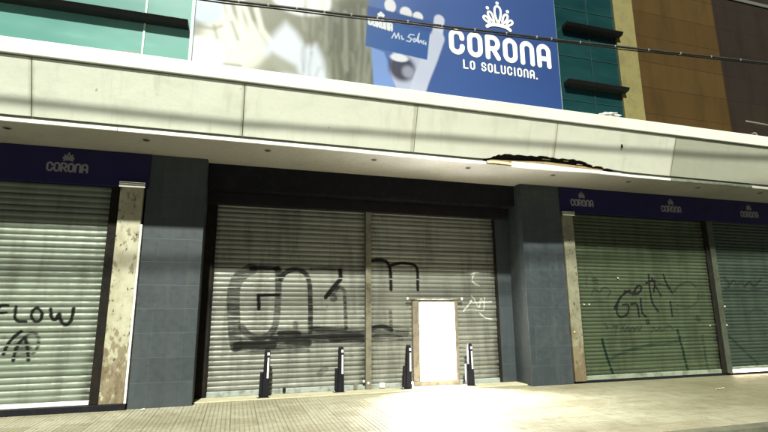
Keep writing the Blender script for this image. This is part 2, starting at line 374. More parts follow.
MID2 = [([(2.83, 2.76), (2.98, 2.79), (3.16, 2.78), (3.26, 2.7), (3.3, 2.54), (3.31, 2.13)], 0.061, 'k', 0.85, 0.012), ([(3.29, 2.67), (3.56, 2.74), (3.86, 2.71), (3.96, 2.61), (3.95, 2.13)], 0.055, 'k', 0.85, 0.012), ([(2.81, 1.27), (3.03, 1.31), (3.37, 1.28), (3.68, 1.24)], 0.088, 'k', 0.6, 0.03), ([(3.29, 1.65), (3.3, 1.25)], 0.05, 'k', 0.6, 0.02), ([(2.83, 1.18), (3.2, 1.16), (3.65, 1.16)], 0.1, 'k', 0.68, 0.03), ([(2.87, 1.29), (3.03, 1.33), (3.17, 1.31), (3.31, 1.25)], 0.066, 'k', 0.8, 0.02), ([(2.92, 1.09), (3.31, 1.1), (3.54, 1.06)], 0.077, 'k', 0.62, 0.03), ([(2.83, 1.05), (3.25, 1.03), (3.77, 1.04)], 0.1, 'k', 0.5, 0.03), ([(5.3, 2.49), (5.39, 2.55), (5.51, 2.54)], 0.022, 'w', 0.9, 0.008), ([(5.39, 2.53), (5.31, 2.37), (5.37, 2.29), (5.51, 2.24)], 0.028, 'w', 0.9, 0.008), ([(5.07, 1.64), (5.17, 1.75), (5.33, 1.92), (5.2, 1.83), (5.81, 1.86)], 0.028, 'w', 0.9, 0.008), ([(5.3, 2.0), (5.38, 1.89), (5.48, 1.66), (5.53, 2.0), (5.6, 1.78), (5.65, 2.03), (5.59, 1.66)], 0.022, 'w', 0.85, 0.008), ([(5.09, 1.72), (5.13, 1.67), (5.29, 1.69), (5.57, 1.65)], 0.022, 'w', 0.7, 0.01), ([(5.49, 1.6), (5.6, 1.49), (5.79, 1.45)], 0.028, 'w', 0.9, 0.008)]
LEFT = [([(-3.72, 1.78), (-3.87, 1.78), (-3.84, 1.5)], 0.04, 'k', 0.9, 0.01), ([(-3.86, 1.65), (-3.73, 1.66)], 0.037, 'k', 0.9, 0.01), ([(-3.6, 1.76), (-3.59, 1.51), (-3.42, 1.51)], 0.04, 'k', 0.95, 0.008), ([(-3.29, 1.74), (-3.22, 1.69), (-3.19, 1.61), (-3.21, 1.53), (-3.27, 1.5), (-3.33, 1.54), (-3.36, 1.63), (-3.34, 1.7), (-3.29, 1.74)], 0.04, 'k', 0.95, 0.008), ([(-3.08, 1.72), (-3.05, 1.55), (-2.97, 1.53), (-2.94, 1.67), (-2.9, 1.49), (-2.81, 1.43), (-2.74, 1.52), (-2.73, 1.73)], 0.043, 'k', 0.95, 0.008), ([(-3.47, 1.35), (-3.58, 1.25), (-3.65, 1.11), (-3.68, 0.98)], 0.04, 'k', 0.85, 0.015), ([(-3.53, 0.87), (-3.51, 1.09), (-3.45, 1.2), (-3.4, 1.25), (-3.34, 1.06), (-3.31, 0.87)], 0.04, 'k', 0.85, 0.015), ([(-3.41, 1.25), (-3.32, 1.33), (-3.23, 1.29), (-3.19, 1.17), (-3.2, 1.05), (-3.26, 0.97)], 0.028, 'k', 0.7, 0.02), ([(-3.64, 1.03), (-3.5, 1.01), (-3.36, 1.03)], 0.123, 'k', 0.4, 0.05), ([(-3.46, 1.16), (-3.39, 1.06)], 0.138, 'k', 0.5, 0.05)]
RIGHT = [([(8.05, 2.21), (8.07, 2.49), (8.17, 2.56), (8.24, 2.49)], 0.029, 'k', 0.5, 0.02), ([(8.28, 2.37), (8.33, 2.34)], 0.097, 'k', 0.6, 0.03), ([(8.16, 2.02), (8.28, 2.19), (8.4, 2.02), (8.5, 2.19), (8.65, 2.17), (8.76, 2.09), (8.65, 1.99)], 0.029, 'k', 0.55, 0.015), ([(8.15, 1.82), (8.4, 1.87), (8.57, 1.82)], 0.029, 'k', 0.4, 0.02), ([(9.01, 1.96), (8.8, 1.69)], 0.048, 'k', 0.8, 0.012), ([(9.31, 2.12), (9.02, 1.99), (8.83, 1.65), (8.9, 1.46), (9.18, 1.52), (9.26, 1.79), (9.05, 1.77)], 0.039, 'k', 0.85, 0.01), ([(9.16, 2.1), (9.53, 2.01), (9.73, 2.2), (9.58, 2.26), (9.39, 2.02)], 0.044, 'k', 0.85, 0.01), ([(9.31, 1.78), (9.51, 1.82), (9.51, 1.5)], 0.044, 'k', 0.85, 0.01), ([(9.62, 1.92), (9.6, 1.55), (9.73, 1.48)], 0.044, 'k', 0.85, 0.01), ([(9.95, 2.52), (9.93, 1.85), (10.11, 1.61)], 0.044, 'k', 0.85, 0.012), ([(9.84, 2.3), (10.17, 2.42), (10.05, 2.09)], 0.044, 'k', 0.85, 0.012), ([(10.04, 2.43), (10.26, 1.99)], 0.039, 'k', 0.8, 0.012), ([(10.42, 2.53), (10.49, 2.3), (10.63, 2.07)], 0.044, 'k', 0.8, 0.012), ([(10.22, 2.3), (10.61, 2.21)], 0.034, 'k', 0.7, 0.012), ([(10.69, 2.1), (10.96, 2.31), (11.3, 2.36), (11.45, 2.22)], 0.034, 'k', 0.65, 0.015), ([(10.74, 1.77), (11.13, 1.68), (11.48, 1.87), (11.48, 2.02)], 0.029, 'k', 0.55, 0.015), ([(10.54, 1.85), (10.54, 1.49)], 0.044, 'k', 0.75, 0.012), ([(8.48, 1.32), (8.53, 1.22)], 0.048, 'k', 0.6, 0.015), ([(8.7, 1.26), (9.06, 1.29)], 0.029, 'k', 0.6, 0.01), ([(8.8, 1.25), (8.76, 1.1)], 0.029, 'k', 0.6, 0.01), ([(8.92, 1.13), (8.98, 1.28), (9.02, 1.11), (9.15, 1.27), (9.16, 1.11), (9.3, 1.26), (9.3, 1.11), (9.43, 1.27), (9.44, 1.1), (9.56, 1.27)], 0.029, 'k', 0.6, 0.012), ([(9.71, 1.36), (9.77, 1.41), (9.81, 1.35), (9.75, 1.3), (9.71, 1.36)], 0.029, 'k', 0.75, 0.01), ([(9.85, 1.11), (9.9, 1.25), (9.98, 1.11), (10.16, 1.24), (10.11, 1.09), (10.4, 1.29), (10.51, 1.17)], 0.029, 'k', 0.6, 0.012), ([(11.36, 1.43), (11.4, 1.4)], 0.107, 'k', 0.7, 0.03), ([(8.35, 0.96), (8.42, 0.63), (8.59, 0.09)], 0.055, 'g', 0.8, 0.015), ([(8.52, 0.5), (9.03, 0.69), (9.58, 0.78), (10.65, 0.87)], 0.048, 'g', 0.6, 0.025), ([(10.65, 1.14), (10.76, 0.57), (10.84, 0.05)], 0.055, 'g', 0.75, 0.015), ([(11.43, 0.99), (11.47, 0.17)], 0.055, 'g', 0.6, 0.015)]
FAR = [([(12.44, 2.48), (12.61, 2.35), (12.52, 2.2), (12.8, 2.46), (12.87, 2.23), (13.09, 2.45), (13.1, 2.2), (13.38, 2.43), (13.45, 2.21), (13.81, 2.47)], 0.043, 'k', 0.7, 0.015), ([(12.4, 2.18), (13.2, 2.12), (13.93, 2.21)], 0.043, 'k', 0.6, 0.02), ([(12.24, 1.03), (12.67, 0.68), (13.2, 0.24)], 0.043, 'g', 0.7, 0.02), ([(13.2, 1.59), (13.51, 1.67), (13.78, 1.54)], 0.043, 'k', 0.5, 0.02)]
PR = {'hair': [(-1.19, 8.16), (2.34, 8.94), (2.38, 8.21), (2.47, 7.52), (2.49, 6.19), (2.11, 6.05), (-1.04, 5.97)], 'dark': [(1.39, 7.83), (1.99, 8.18), (2.34, 8.2), (2.47, 7.63), (2.47, 6.19), (1.79, 6.18), (1.54, 6.67), (1.32, 7.31)], 'coat': [(-1.09, 6.76), (-0.7, 6.81), (-0.55, 6.67), (-0.42, 6.25), (-1.05, 6.15)], 'shoulder': [(0.67, 7.38), (0.88, 7.19), (1.08, 6.91), (1.29, 6.99), (1.46, 6.66), (1.55, 6.19), (0.69, 6.2), (0.23, 6.64), (0.48, 7.12)], 'vee': [(0.17, 6.29), (0.63, 6.26), (0.98, 6.24), (0.9, 6.45), (0.42, 6.67)], 'gap': [(2.45, 7.11), (2.73, 7.04), (2.88, 6.65), (2.99, 6.17), (2.51, 6.1)], 'palm': [(2.93, 7.08), (3.69, 7.03), (3.8, 6.83), (3.62, 6.2), (3.03, 6.13), (2.86, 6.6)], 'card': [(2.38, 8.07), (3.83, 7.95), (3.71, 7.01), (2.32, 7.12)], 'thumb': [(4.03, 8.04), (3.96, 7.58), (3.78, 7.07), (3.58, 6.57), (3.44, 6.16)], 'bluepatch': (-0.87, 7.4, 0.34, 0.32), 'blond': (-0.26, 6.69, 0.64, 0.51), 'blond2': (-0.57, 7.02, 0.26, 0.38), 'chin': (0.98, 7.94, 0.62, 0.37), 'chin2': (0.62, 8.19, 1.03, 0.32), 'tip1': (2.88, 8.17, 0.13, 0.17), 'tip2': (3.24, 8.06, 0.14, 0.15), 'tip3': (3.52, 8.02, 0.12, 0.12), 'sh1': (2.9, 7.98, 0.14, 0.12), 'sh2': (3.26, 7.92, 0.14, 0.1), 'sh3': (3.52, 7.9, 0.12, 0.1), 'palmd': (3.13, 6.73, 0.3, 0.3), 'palml': (3.27, 6.66, 0.14, 0.14), 'knuck': (3.07, 6.96, 0.2, 0.09), 'strands': [[(-0.62, 7.62), (-0.51, 7.21), (-0.32, 6.7)], [(-0.29, 7.68), (-0.19, 7.26), (-0.08, 6.81)], [(-0.18, 7.66), (-0.02, 7.25), (0.23, 6.73)], [(-0.52, 7.75), (-0.39, 7.34), (-0.2, 6.94)], [(0.08, 7.58), (0.21, 7.12), (0.48, 6.77)]], 'dstrands': [[(-0.97, 6.99), (-0.68, 6.98), (-0.54, 7.07)], [(-0.46, 6.28), (-0.16, 6.29)], [(-0.36, 7.19), (-0.23, 6.83)], [(-0.68, 7.05), (-0.61, 6.8)], [(-0.08, 7.72), (0.05, 7.31)], [(1.56, 7.59), (1.62, 6.47)], [(1.73, 7.73), (1.79, 6.27)], [(2.03, 7.91), (2.06, 6.31)]], 'lstrands': [[(2.16, 7.7), (2.21, 7.01), (2.15, 6.23)], [(2.29, 7.96), (2.34, 7.03), (2.27, 6.2)], [(2.4, 7.5), (2.45, 6.82), (2.34, 6.17)], [(1.88, 7.83), (1.93, 6.51)], [(1.5, 7.71), (1.49, 6.89)], [(1.01, 7.53), (1.06, 7.27)]], 'script': [[(2.91, 7.4), (2.97, 7.53), (3.0, 7.41), (3.06, 7.54), (3.08, 7.41)], [(3.13, 7.49), (3.14, 7.41), (3.18, 7.42)], [(3.42, 7.56), (3.33, 7.56), (3.28, 7.49), (3.36, 7.46), (3.32, 7.38), (3.24, 7.39)], [(3.39, 7.44), (3.44, 7.48), (3.46, 7.43), (3.42, 7.39), (3.39, 7.44)], [(3.47, 7.42), (3.54, 7.62), (3.5, 7.41)], [(3.52, 7.46), (3.53, 7.39), (3.58, 7.46), (3.59, 7.4)], [(3.65, 7.46), (3.62, 7.43), (3.63, 7.38), (3.67, 7.4)], [(3.69, 7.43), (3.69, 7.37)]], 'cardtxt': ((2.4, 7.76), (2.94, 7.65)), 'cardcrown': ((2.67, 7.91),)}

# ---------------------------------------------------------------- painted grids (spray paint, printed vinyl)
def smooth(x): x = np.clip(x, 0, 1); return x*x*(3-2*x)

def seg_dist(X, Z, pts):
    d = np.full(X.shape, 1e9)
    for (ax, az), (bx, bz) in zip(pts[:-1], pts[1:]):
        vx, vz = bx-ax, bz-az; L = vx*vx+vz*vz+1e-12
        t = np.clip(((X-ax)*vx+(Z-az)*vz)/L, 0, 1)
        d = np.minimum(d, np.hypot(X-ax-t*vx, Z-az-t*vz))
    return d

def poly_sd(X, Z, pts):
    """signed distance to a polygon, negative inside"""
    d = seg_dist(X, Z, list(pts)+[pts[0]]); ins = np.zeros(X.shape, bool)
    n = len(pts)
    for i in range(n):
        (x1, z1), (x2, z2) = pts[i], pts[(i+1) % n]
        c = ((z1 > Z) != (z2 > Z))
        with np.errstate(divide='ignore', invalid='ignore'):
            xi = (x2-x1)*(Z-z1)/(z2-z1+1e-12)+x1
        ins ^= c & (X < xi)
    return np.where(ins, -d, d)

def grid_mesh(name, V, nx, nz, keep, mat, parent):
    o_ = np.array(world_origin(parent))
    V = V - o_
    i = np.arange(nx-1)[None, :]; j = np.arange(nz-1)[:, None]
    a = (j*nx+i); q = np.stack([a, a+1, a+nx+1, a+nx], -1)
    q = q[keep] if keep is not None else q.reshape(-1, 4)
    me = bpy.data.meshes.new(name)
    me.vertices.add(len(V)); me.vertices.foreach_set('co', V.astype(np.float32).ravel())
    me.loops.add(q.size); me.loops.foreach_set('vertex_index', q.astype(np.int32).ravel())
    me.polygons.add(len(q)); me.polygons.foreach_set('loop_start', np.arange(0, q.size, 4, dtype=np.int32))
    me.polygons.foreach_set('use_smooth', np.ones(len(q), bool))
    me.update(calc_edges=True); me.validate()
    me.materials.append(mat)
    o = bpy.data.objects.new(name, me); COL.objects.link(o); o.parent = parent
    return o

PAINT = {'k': (.012, .013, .012), 'g': (.008, .018, .012), 'w': (.50, .54, .47)}

def rounded(pts):
    if len(pts) < 3: return pts
    for _ in range(2):
        q = [pts[0]]
        for (ax, az), (bx, bz) in zip(pts[:-1], pts[1:]):
            q += [(ax*.75+bx*.25, az*.75+bz*.25), (ax*.25+bx*.75, az*.25+bz*.75)]
        pts = q+[pts[-1]]
    return pts

def curtain(parent, x0, x1, z0, z1, y, mat, strokes=(), hole=None, pitch=.097, per=8, amp=.019):
    xs = np.linspace(x0, x1, int((x1-x0)/.015)+1); nz = int((z1-z0)/pitch*per)+1
    zs = z0+np.arange(nz)*pitch/per
    X, Z = np.meshgrid(xs, zs)
    k = np.floor((Z-z0)/pitch+1e-6); t = (Z-z0)/pitch-k
    b = np.sin(np.pi*t)**.8
    nk = int(k.max())+1
    off = rng.normal(0, .0026, nk); sl = rng.random(nk); tilt = rng.normal(0, .0034, nk)
    ki = k.astype(int)
    Y = y-amp*b-off[ki]-tilt[ki]*(X-x0)/(x1-x0)*2
    # shallow dents and a slow belly in the sheet
    for _ in range(9):
        cx, cz, r = rng.uniform(x0, x1), rng.uniform(z0, z1), rng.uniform(.12, .4)
        Y += rng.uniform(.004, .013)*np.exp(-((X-cx)**2+((Z-cz)*1.6)**2)/r**2)
    Y += .006*np.sin((X-x0)/(x1-x0)*np.pi)
    col = np.zeros(X.shape+(4,)); A = np.zeros(X.shape)
    rgb = np.zeros(X.shape+(3,)); rgb[:] = PAINT['k']
    for pts, w, c, op, soft in strokes:
        if c == 'w': op *= .85
        pts = rounded(pts)
        ca = np.clip(smooth(1-(seg_dist(X, Z, pts)-w*(.35 if c == 'w' else .6))/max(soft, .012)), 0, 1)*min(1, op*1.3)*(1 if op > .7 else .8+.2*b)
        rgb = np.where((ca > .05)[..., None], np.array(PAINT[c]), rgb); A = 1-(1-A)*(1-ca)
    col[..., :3] = rgb; col[..., 3] = A
    keep = None
    if hole:
        cx = (X[:-1, :-1]+X[1:, 1:])/2; cz = (Z[:-1, :-1]+Z[1:, 1:])/2
        keep = ~((cx > hole[0]) & (cx < hole[1]) & (cz > hole[2]) & (cz < hole[3]))
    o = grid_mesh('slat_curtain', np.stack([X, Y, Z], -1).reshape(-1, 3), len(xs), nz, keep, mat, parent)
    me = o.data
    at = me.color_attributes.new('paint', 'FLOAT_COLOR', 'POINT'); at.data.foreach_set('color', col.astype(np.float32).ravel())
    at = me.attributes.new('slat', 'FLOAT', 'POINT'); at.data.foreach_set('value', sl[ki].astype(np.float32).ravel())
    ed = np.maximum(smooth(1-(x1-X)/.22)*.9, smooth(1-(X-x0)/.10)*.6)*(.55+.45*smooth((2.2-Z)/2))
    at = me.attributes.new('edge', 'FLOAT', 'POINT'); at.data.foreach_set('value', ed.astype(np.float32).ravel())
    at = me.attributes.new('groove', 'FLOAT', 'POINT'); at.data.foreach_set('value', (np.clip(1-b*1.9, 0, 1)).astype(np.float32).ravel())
    return o

# rounded stroke lettering: centre lines of one letter in a box w x h
def arc(cx, cz, rx, rz, a0, a1, n=10):
    return [(cx+rx*math.cos(R(a0+(a1-a0)*i/n)), cz+rz*math.sin(R(a0+(a1-a0)*i/n))) for i in range(n+1)]
def letter_paths(ch, w, h):
    r = w/2; q = r
    if ch == 'O': return [(arc(r, h-q, r, q, 0, 180)+arc(r, q, r, q, 180, 360)+[(w, h-q)], True)]
    if ch == 'C': return [([(w, h*.70)]+arc(r, h-q, r, q, 0, 180)+arc(r, q, r, q, 180, 360)+[(w, h*.30)], False)]
    if ch == 'R': return [([(0, 0), (0, h)], False), ([(0, h), (r, h)]+arc(r, h*.72, r, h*.28, 90, -90)+[(0, h*.44)], False), ([(w*.5, h*.44), (w, 0)], False)]
    if ch == 'N': return [([(0, 0)]+arc(r, h-q, r, q, 180, 0)+[(w, 0)], False)]
    if ch == 'A': return [([(0, 0)]+arc(r, h-q, r, q, 180, 0)+[(w, 0)], False), ([(0, h*.36), (w, h*.36)], False)]
    if ch == 'L': return [([(0, h), (0, 0), (w, 0)], False)]
    if ch == 'I': return [([(r, 0), (r, h)], False)]
    if ch == 'U': return [([(0, h)]+arc(r, q, r, q, 180, 360)+[(w, h)], False)]
    if ch == 'S': return [([(w, h*.78)]+arc(r, h*.76, r, h*.24, 10, 270)+arc(r, h*.26, r, h*.26, 90, -170), False)]
    return []
def crown_paths(cx, z0, s):
    def loop(bx, bz, tx, tz, wd):
        ux, uz = tx-bx, tz-bz; L = math.hypot(ux, uz); ux /= L; uz /= L; P = []
        for i in range(20):
            a = 2*math.pi*i/20; t = (1-math.cos(a))/2; ww = math.sin(a)*wd*(.35+.65*t)
            P.append((cx+(bx+ux*L*t-uz*ww)*s, z0+(bz+uz*L*t+ux*ww)*s))
        return P
    loops = [loop(0, .24, 0, .90, .17), loop(-.17, .24, -.36, .62, .11), loop(.17, .24, .36, .62, .11),
             loop(-.32, .18, -.56, .40, .10), loop(.32, .18, .56, .40, .10)]
    base = [(cx+x*s, z0+z*s) for x, z in arc(0, -.02, .47, .17, 165, 15)]
    dots = [(cx+x*s, z0+z*s) for x, z in ((0, 1.02), (-.40, .76), (.40, .76))]
    return loops, base, dots

def logo(parent, cx, zb, zt, y, mat):
    """small one-colour logo: word with a crown over it"""
    h = zt-zb; w = .078; st = .034; pitch = .112; m = MB(); x0 = cx-(5*pitch+w)/2
    for i, ch in enumerate('CORONA'):
        for j, (pts, cl) in enumerate(letter_paths(ch, w, h-st)): m.stroke([(x0+i*pitch+x, zb+st/2+z) for x, z in pts], st, y-.0015*j, closed=cl)
    m.build('logo_lettering', mat, parent, solid=.004)
    c = MB(); loops, base, dots = crown_paths(cx, zt+.035, .15)
    for j, l in enumerate(loops): c.stroke(l, .022, y-.001*j, closed=True)
    c.stroke(base, .03, y-.007)
    for d in dots: c.disc(d, .012, y)
    c.build('crown_emblem', mat, parent, solid=.004)

# ================================================================ THE SETTING
road = box('road', M['asphalt'], None, -60, 90, -45, 5.45, -.35, -.15); tag(road, kind='structure')
side = box('sidewalk', M['pave'], None, -60, 90, 5.64, 11.2, -.35, 0); tag(side, kind='structure')
k = box('kerb', M['kerb'], None, -60, 90, 5.45, 5.637, -.35, .004, bevel=.015); tag(k, kind='structure')

# ================================================================ STORE BUILDING
XL, XR = -8.5, 22.
bld = tag(empty('store_building', (2.8, 10.8, 0)), 'store front with lit-toned pale aqua and dark teal glazing upstairs and dark slate tiled pillars below', 'building')
box('core_wall', M['void'], bld, XL, XR, 10.86, 14, 0, 4.75)
box('upper_wall', M['void'], bld, XL, XR, 9.16, 14, 4.75, 10.4)
box('roof', M['roofing'], bld, XL, XR, 9.0, 14, 10.4, 10.5)
for a, b in ((XL, -5.45), (-5.42, -1.90), (-1.865, -1.10)):
    box('lit_tone_aqua_pane', M['aqua'], bld, a, b, 9.0, 9.05, 5.7, 10.4)
for x in (-5.435, -1.8825): box('mullion', M['mullion'], bld, x-.0165, x+.0165, 8.985, 9.15, 5.7, 10.4)
box('mullion', M['mullion'], bld, -1.098, -1.035, 8.94, 9.15, 5.7, 10.4, bevel=.008)
box('vent_block', M['pipe'], bld, -2.20, -1.90, 8.93, 8.997, 6.10, 6.27, bevel=.01)
for a, b in ((7.125, 8.06), (8.09, 8.895)):
    for c, d in ((5.7, 6.55), (6.57, 7.70), (7.72, 9.0), (9.02, 10.4)):
        box('dark_teal_pane', M['teal'], bld, a, b, 9.0, 9.05, c, d)
box('mullion', M['tealbar'], bld, 8.062, 8.088, 8.985, 9.15, 5.7, 10.4)
for z in (6.56, 7.71, 9.01): box('transom', M['tealbar'], bld, 7.125, 8.06, 8.99, 9.15, z-.009, z+.009); box('transom', M['tealbar'], bld, 8.09, 8.895, 8.99, 9.15, z-.009, z+.009)
def louver(x0, x1, z):
    prof = [(9.0, z+.02), (8.83, z+.045), (8.78, z+.115), (8.80, z+.13), (9.0, z+.12)]
    MB().hull([(x0, y, zz) for y, zz in prof], [(x1, y, zz) for y, zz in prof]).build('sun_louver', M['louver'], bld, bevel=.006)
louver(XL, -1.13, 6.87); louver(7.22, 8.97, 6.87); louver(7.30, 8.97, 8.38); louver(7.36, 8.98, 9.83)
for x0, x1 in ((-1.74, -.68), (6.35, 7.44)):
    box('tiled_pillar', M['tile'], bld, x0, x1, 9.8, 10.86, .001, 4.63, bevel=.006)
box('return_wall', M['tile'], bld, 5.985, 6.347, 10.42, 10.86, .001, 4.10)
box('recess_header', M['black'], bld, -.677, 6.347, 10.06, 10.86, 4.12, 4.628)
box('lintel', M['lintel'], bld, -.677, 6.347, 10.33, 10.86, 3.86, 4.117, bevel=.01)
box('recess_jamb', M['darkguide'], bld, -.677, -.50, 10.40, 10.86, .001, 3.857)
box('plinth', M['black'], bld, XL, -1.745, 9.735, 10.86, .001, .105, bevel=.008)
box('door_sill', M['sill'], bld, -.677, 6.347, 9.97, 10.86, .001, .028, bevel=.008)
box('plinth', M['black'], bld, 7.445, XR, 9.82, 10.86, .001, .05)
box('shutter_box', M['void'], bld, XL, -1.745, 9.93, 10.86, 3.9, 4.628)
box('shutter_box', M['void'], bld, 7.445, XR, 9.93, 10.86, 3.9, 4.628)
box('end_wall', M['tile'], bld, 16.5, XR, 9.84, 10.86, .052, 3.9)

# ================================================================ NEIGHBOUR
nb = tag(empty('neighbouring_building', (13, 9.1, 5.7)), 'brown and ochre panelled wall with a yellow corner pier above the canopy', 'building')
box('corner_pier', M['yellow'], nb, 8.9, 9.52, 8.95, 9.158, 5.7, 10.7, bevel=.01)
box('ochre_wall', M['orange'], nb, 9.523, 12.42, 9.0, 9.158, 5.7, 10.7)
box('brown_wall', M['brown'], nb, 12.423, XR, 9.03, 9.158, 5.7, 10.7)

# ================================================================ CANOPY
can = tag(empty('canopy', (2.8, 8.6, 4.63)), 'long cream canopy over the pavement with leaning panels and a torn lower edge', 'canopy')
def yF(z): return 8.6-(z-4.66)*.32/.94
seams = [XL, -6.52, -3.29, -.05, 3.21, 6.42, 9.64, 12.87, 16.1, 19.3, XR]
torn = [(4.55, 4.735), (4.76, 4.738), (4.85, 4.75), (4.92, 4.765), (4.97, 4.80), (5.02, 4.805), (5.09, 4.845), (5.15, 4.83), (5.22, 4.865), (5.37, 4.872), (5.45, 4.855), (5.55, 4.878),
        (5.78, 4.868), (5.86, 4.885), (6.0, 4.872), (6.08, 4.90), (6.25, 4.898), (6.33, 4.88), (6.41, 4.892), (6.43, 4.885), (6.55, 4.868), (6.65, 4.892), (6.80, 4.88), (6.93, 4.90), (7.02, 4.872), (7.1, 4.88), (7.25, 4.855), (7.31, 4.825),
        (7.42, 4.81), (7.46, 4.775), (7.55, 4.80), (7.69, 4.798), (7.76, 4.76), (7.85, 4.775), (8.0, 4.755), (8.3, 4.74), (8.5, 4.735)]
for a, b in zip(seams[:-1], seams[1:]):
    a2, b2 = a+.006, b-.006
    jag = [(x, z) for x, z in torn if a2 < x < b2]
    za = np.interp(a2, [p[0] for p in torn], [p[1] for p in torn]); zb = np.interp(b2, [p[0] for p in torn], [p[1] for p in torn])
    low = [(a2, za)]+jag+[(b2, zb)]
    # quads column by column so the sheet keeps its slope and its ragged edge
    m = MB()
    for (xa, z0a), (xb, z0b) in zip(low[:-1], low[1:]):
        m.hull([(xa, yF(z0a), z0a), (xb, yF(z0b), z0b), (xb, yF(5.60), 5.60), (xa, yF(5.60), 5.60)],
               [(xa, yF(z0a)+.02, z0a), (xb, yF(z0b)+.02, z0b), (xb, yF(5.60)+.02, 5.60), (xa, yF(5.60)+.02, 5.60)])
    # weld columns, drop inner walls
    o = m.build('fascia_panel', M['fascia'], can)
    bm = bmesh.new(); bm.from_mesh(o.data); bmesh.ops.remove_doubles(bm, verts=bm.verts, dist=1e-4)
    seen = {}
    for f in bm.faces: seen.setdefault(tuple(sorted(v.index for v in f.verts)), []).append(f)
    dead = [f for fs in seen.values() if len(fs) > 1 for f in fs]
    inner = [f for f in bm.faces if abs(f.normal.x) > .99 and a2+.01 < f.calc_center_median().x+can.location.x < b2-.01]
    bmesh.ops.delete(bm, geom=list(set(dead+inner)), context='FACES_ONLY'); bmesh.ops.recalc_face_normals(bm, faces=bm.faces)
    bm.to_mesh(o.data); bm.free()
MB().hull([(XL, yF(4.70)+.14, 4.70), (XL, yF(5.6)+.10, 5.6), (XL, 9.1, 5.6), (XL, 9.1, 4.70)],
          [(XR, yF(4.70)+.14, 4.70), (XR, yF(5.6)+.10, 5.6), (XR, 9.1, 5.6), (XR, 9.1, 4.70)]).build('canopy_core', M['void'], can)
for a, b in ((XL, 4.75), (8.05, XR)): box('reveal_strip', M['reveal'], can, a, b, 8.606, 8.66, 4.665, 4.80)
box('top_band', M['band'], can, XL, XR, 8.235, 8.997, 5.622, 5.885, bevel=.012)
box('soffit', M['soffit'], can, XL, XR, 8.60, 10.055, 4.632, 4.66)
def trim(pts, y0=8.565, y1=8.598, name='edge_trim', mat='trim', bev=.004):
    top = [(x, y0, zt) for x, zb, zt in pts]; bot = [(x, y0-.004, zb) for x, zb, zt in pts]
    m = MB(); ra = top+bot[::-1]; m.hull(ra, [(x, y1, z) for x, y, z in ra]); m.build(name, M[mat], can, bevel=bev)
trim([(XL, 4.618, 4.678), (-4.9, 4.618, 4.678)]); trim([(-4.894, 4.618, 4.678), (-2.05, 4.618, 4.676)]); trim([(-2.04, 4.616, 4.678), (3.05, 4.618, 4.676)]); trim([(3.06, 4.620, 4.680), (4.0, 4.618, 4.676), (4.80, 4.622, 4.674)])
trim([(4.83, 4.650, 4.700), (5.0, 4.662, 4.708), (5.2, 4.655, 4.704), (5.44, 4.648, 4.690)], 8.572, 8.60, 'torn_plywood', 'plaster', 0)
trim([(5.40, 4.612, 4.715), (5.9, 4.604, 4.722), (6.5, 4.606, 4.715), (7.3, 4.628, 4.698), (8.2, 4.618, 4.680)], 8.55, 8.60)
trim([(8.21, 4.618, 4.672), (9.63, 4.618, 4.668)])
trim([(9.65, 4.616, 4.662), (12.2, 4.618, 4.664)], mat='railgrey'); trim([(12.21, 4.616, 4.674), (XR, 4.616, 4.676)])
trim([(4.90, 4.700, 4.735), (5.5, 4.705, 4.755), (6.3, 4.735, 4.800), (6.9, 4.735, 4.782), (7.3, 4.715, 4.775), (7.75, 4.700, 4.745)], 8.60, 8.63, 'broken_board', 'wood', 0)
for x, z, l in ((6.18, 4.845, .20), (6.72, 4.85, .12), (7.05, 4.80, .16)): box('splinter', M['plaster'], can, x, x+l, 8.59, 8.602, z, z+.016)
for x in (-7.9, -5.85, -3.75, -1.67, .42, 2.50, 4.58, 6.68, 8.77, 10.9, 13., 15.1):
    d = MB().lathe((x, 8.95, 4.632), [(.062, 0), (.062, -.010), (.045, -.012), (.045, -.004)], 20).build('downlight', M['pipe'], can, smooth=False)
    MB().lathe((x, 8.95, 4.632), [(.043, -.005), (.043, -.006)], 20).build('lens', M['black'], d)
box('rust_mark', M['black'], can, 8.12, 8.17, yF(5.27)-.012, yF(5.27)+.002, 5.22, 5.32, bevel=.01)

# ================================================================ BILLBOARD
PX0, PX1, PZ0, PZ1, PY = -1.03, 7.115, 5.9, 9.7, 8.965
bb = tag(empty('billboard', (3.0, 9.0, 5.9)), 'wide blue printed billboard with a hand holding a card and white CORONA lettering', 'billboard')
box('backing_panel', M['mullion'], bb, PX0, PX1, PY+.004, 8.998, PZ0, PZ1)
box('bottom_frame', M['mullion'], bb, PX0, PX1, PY-.02, 8.998, PZ0-.07, PZ0-.002)

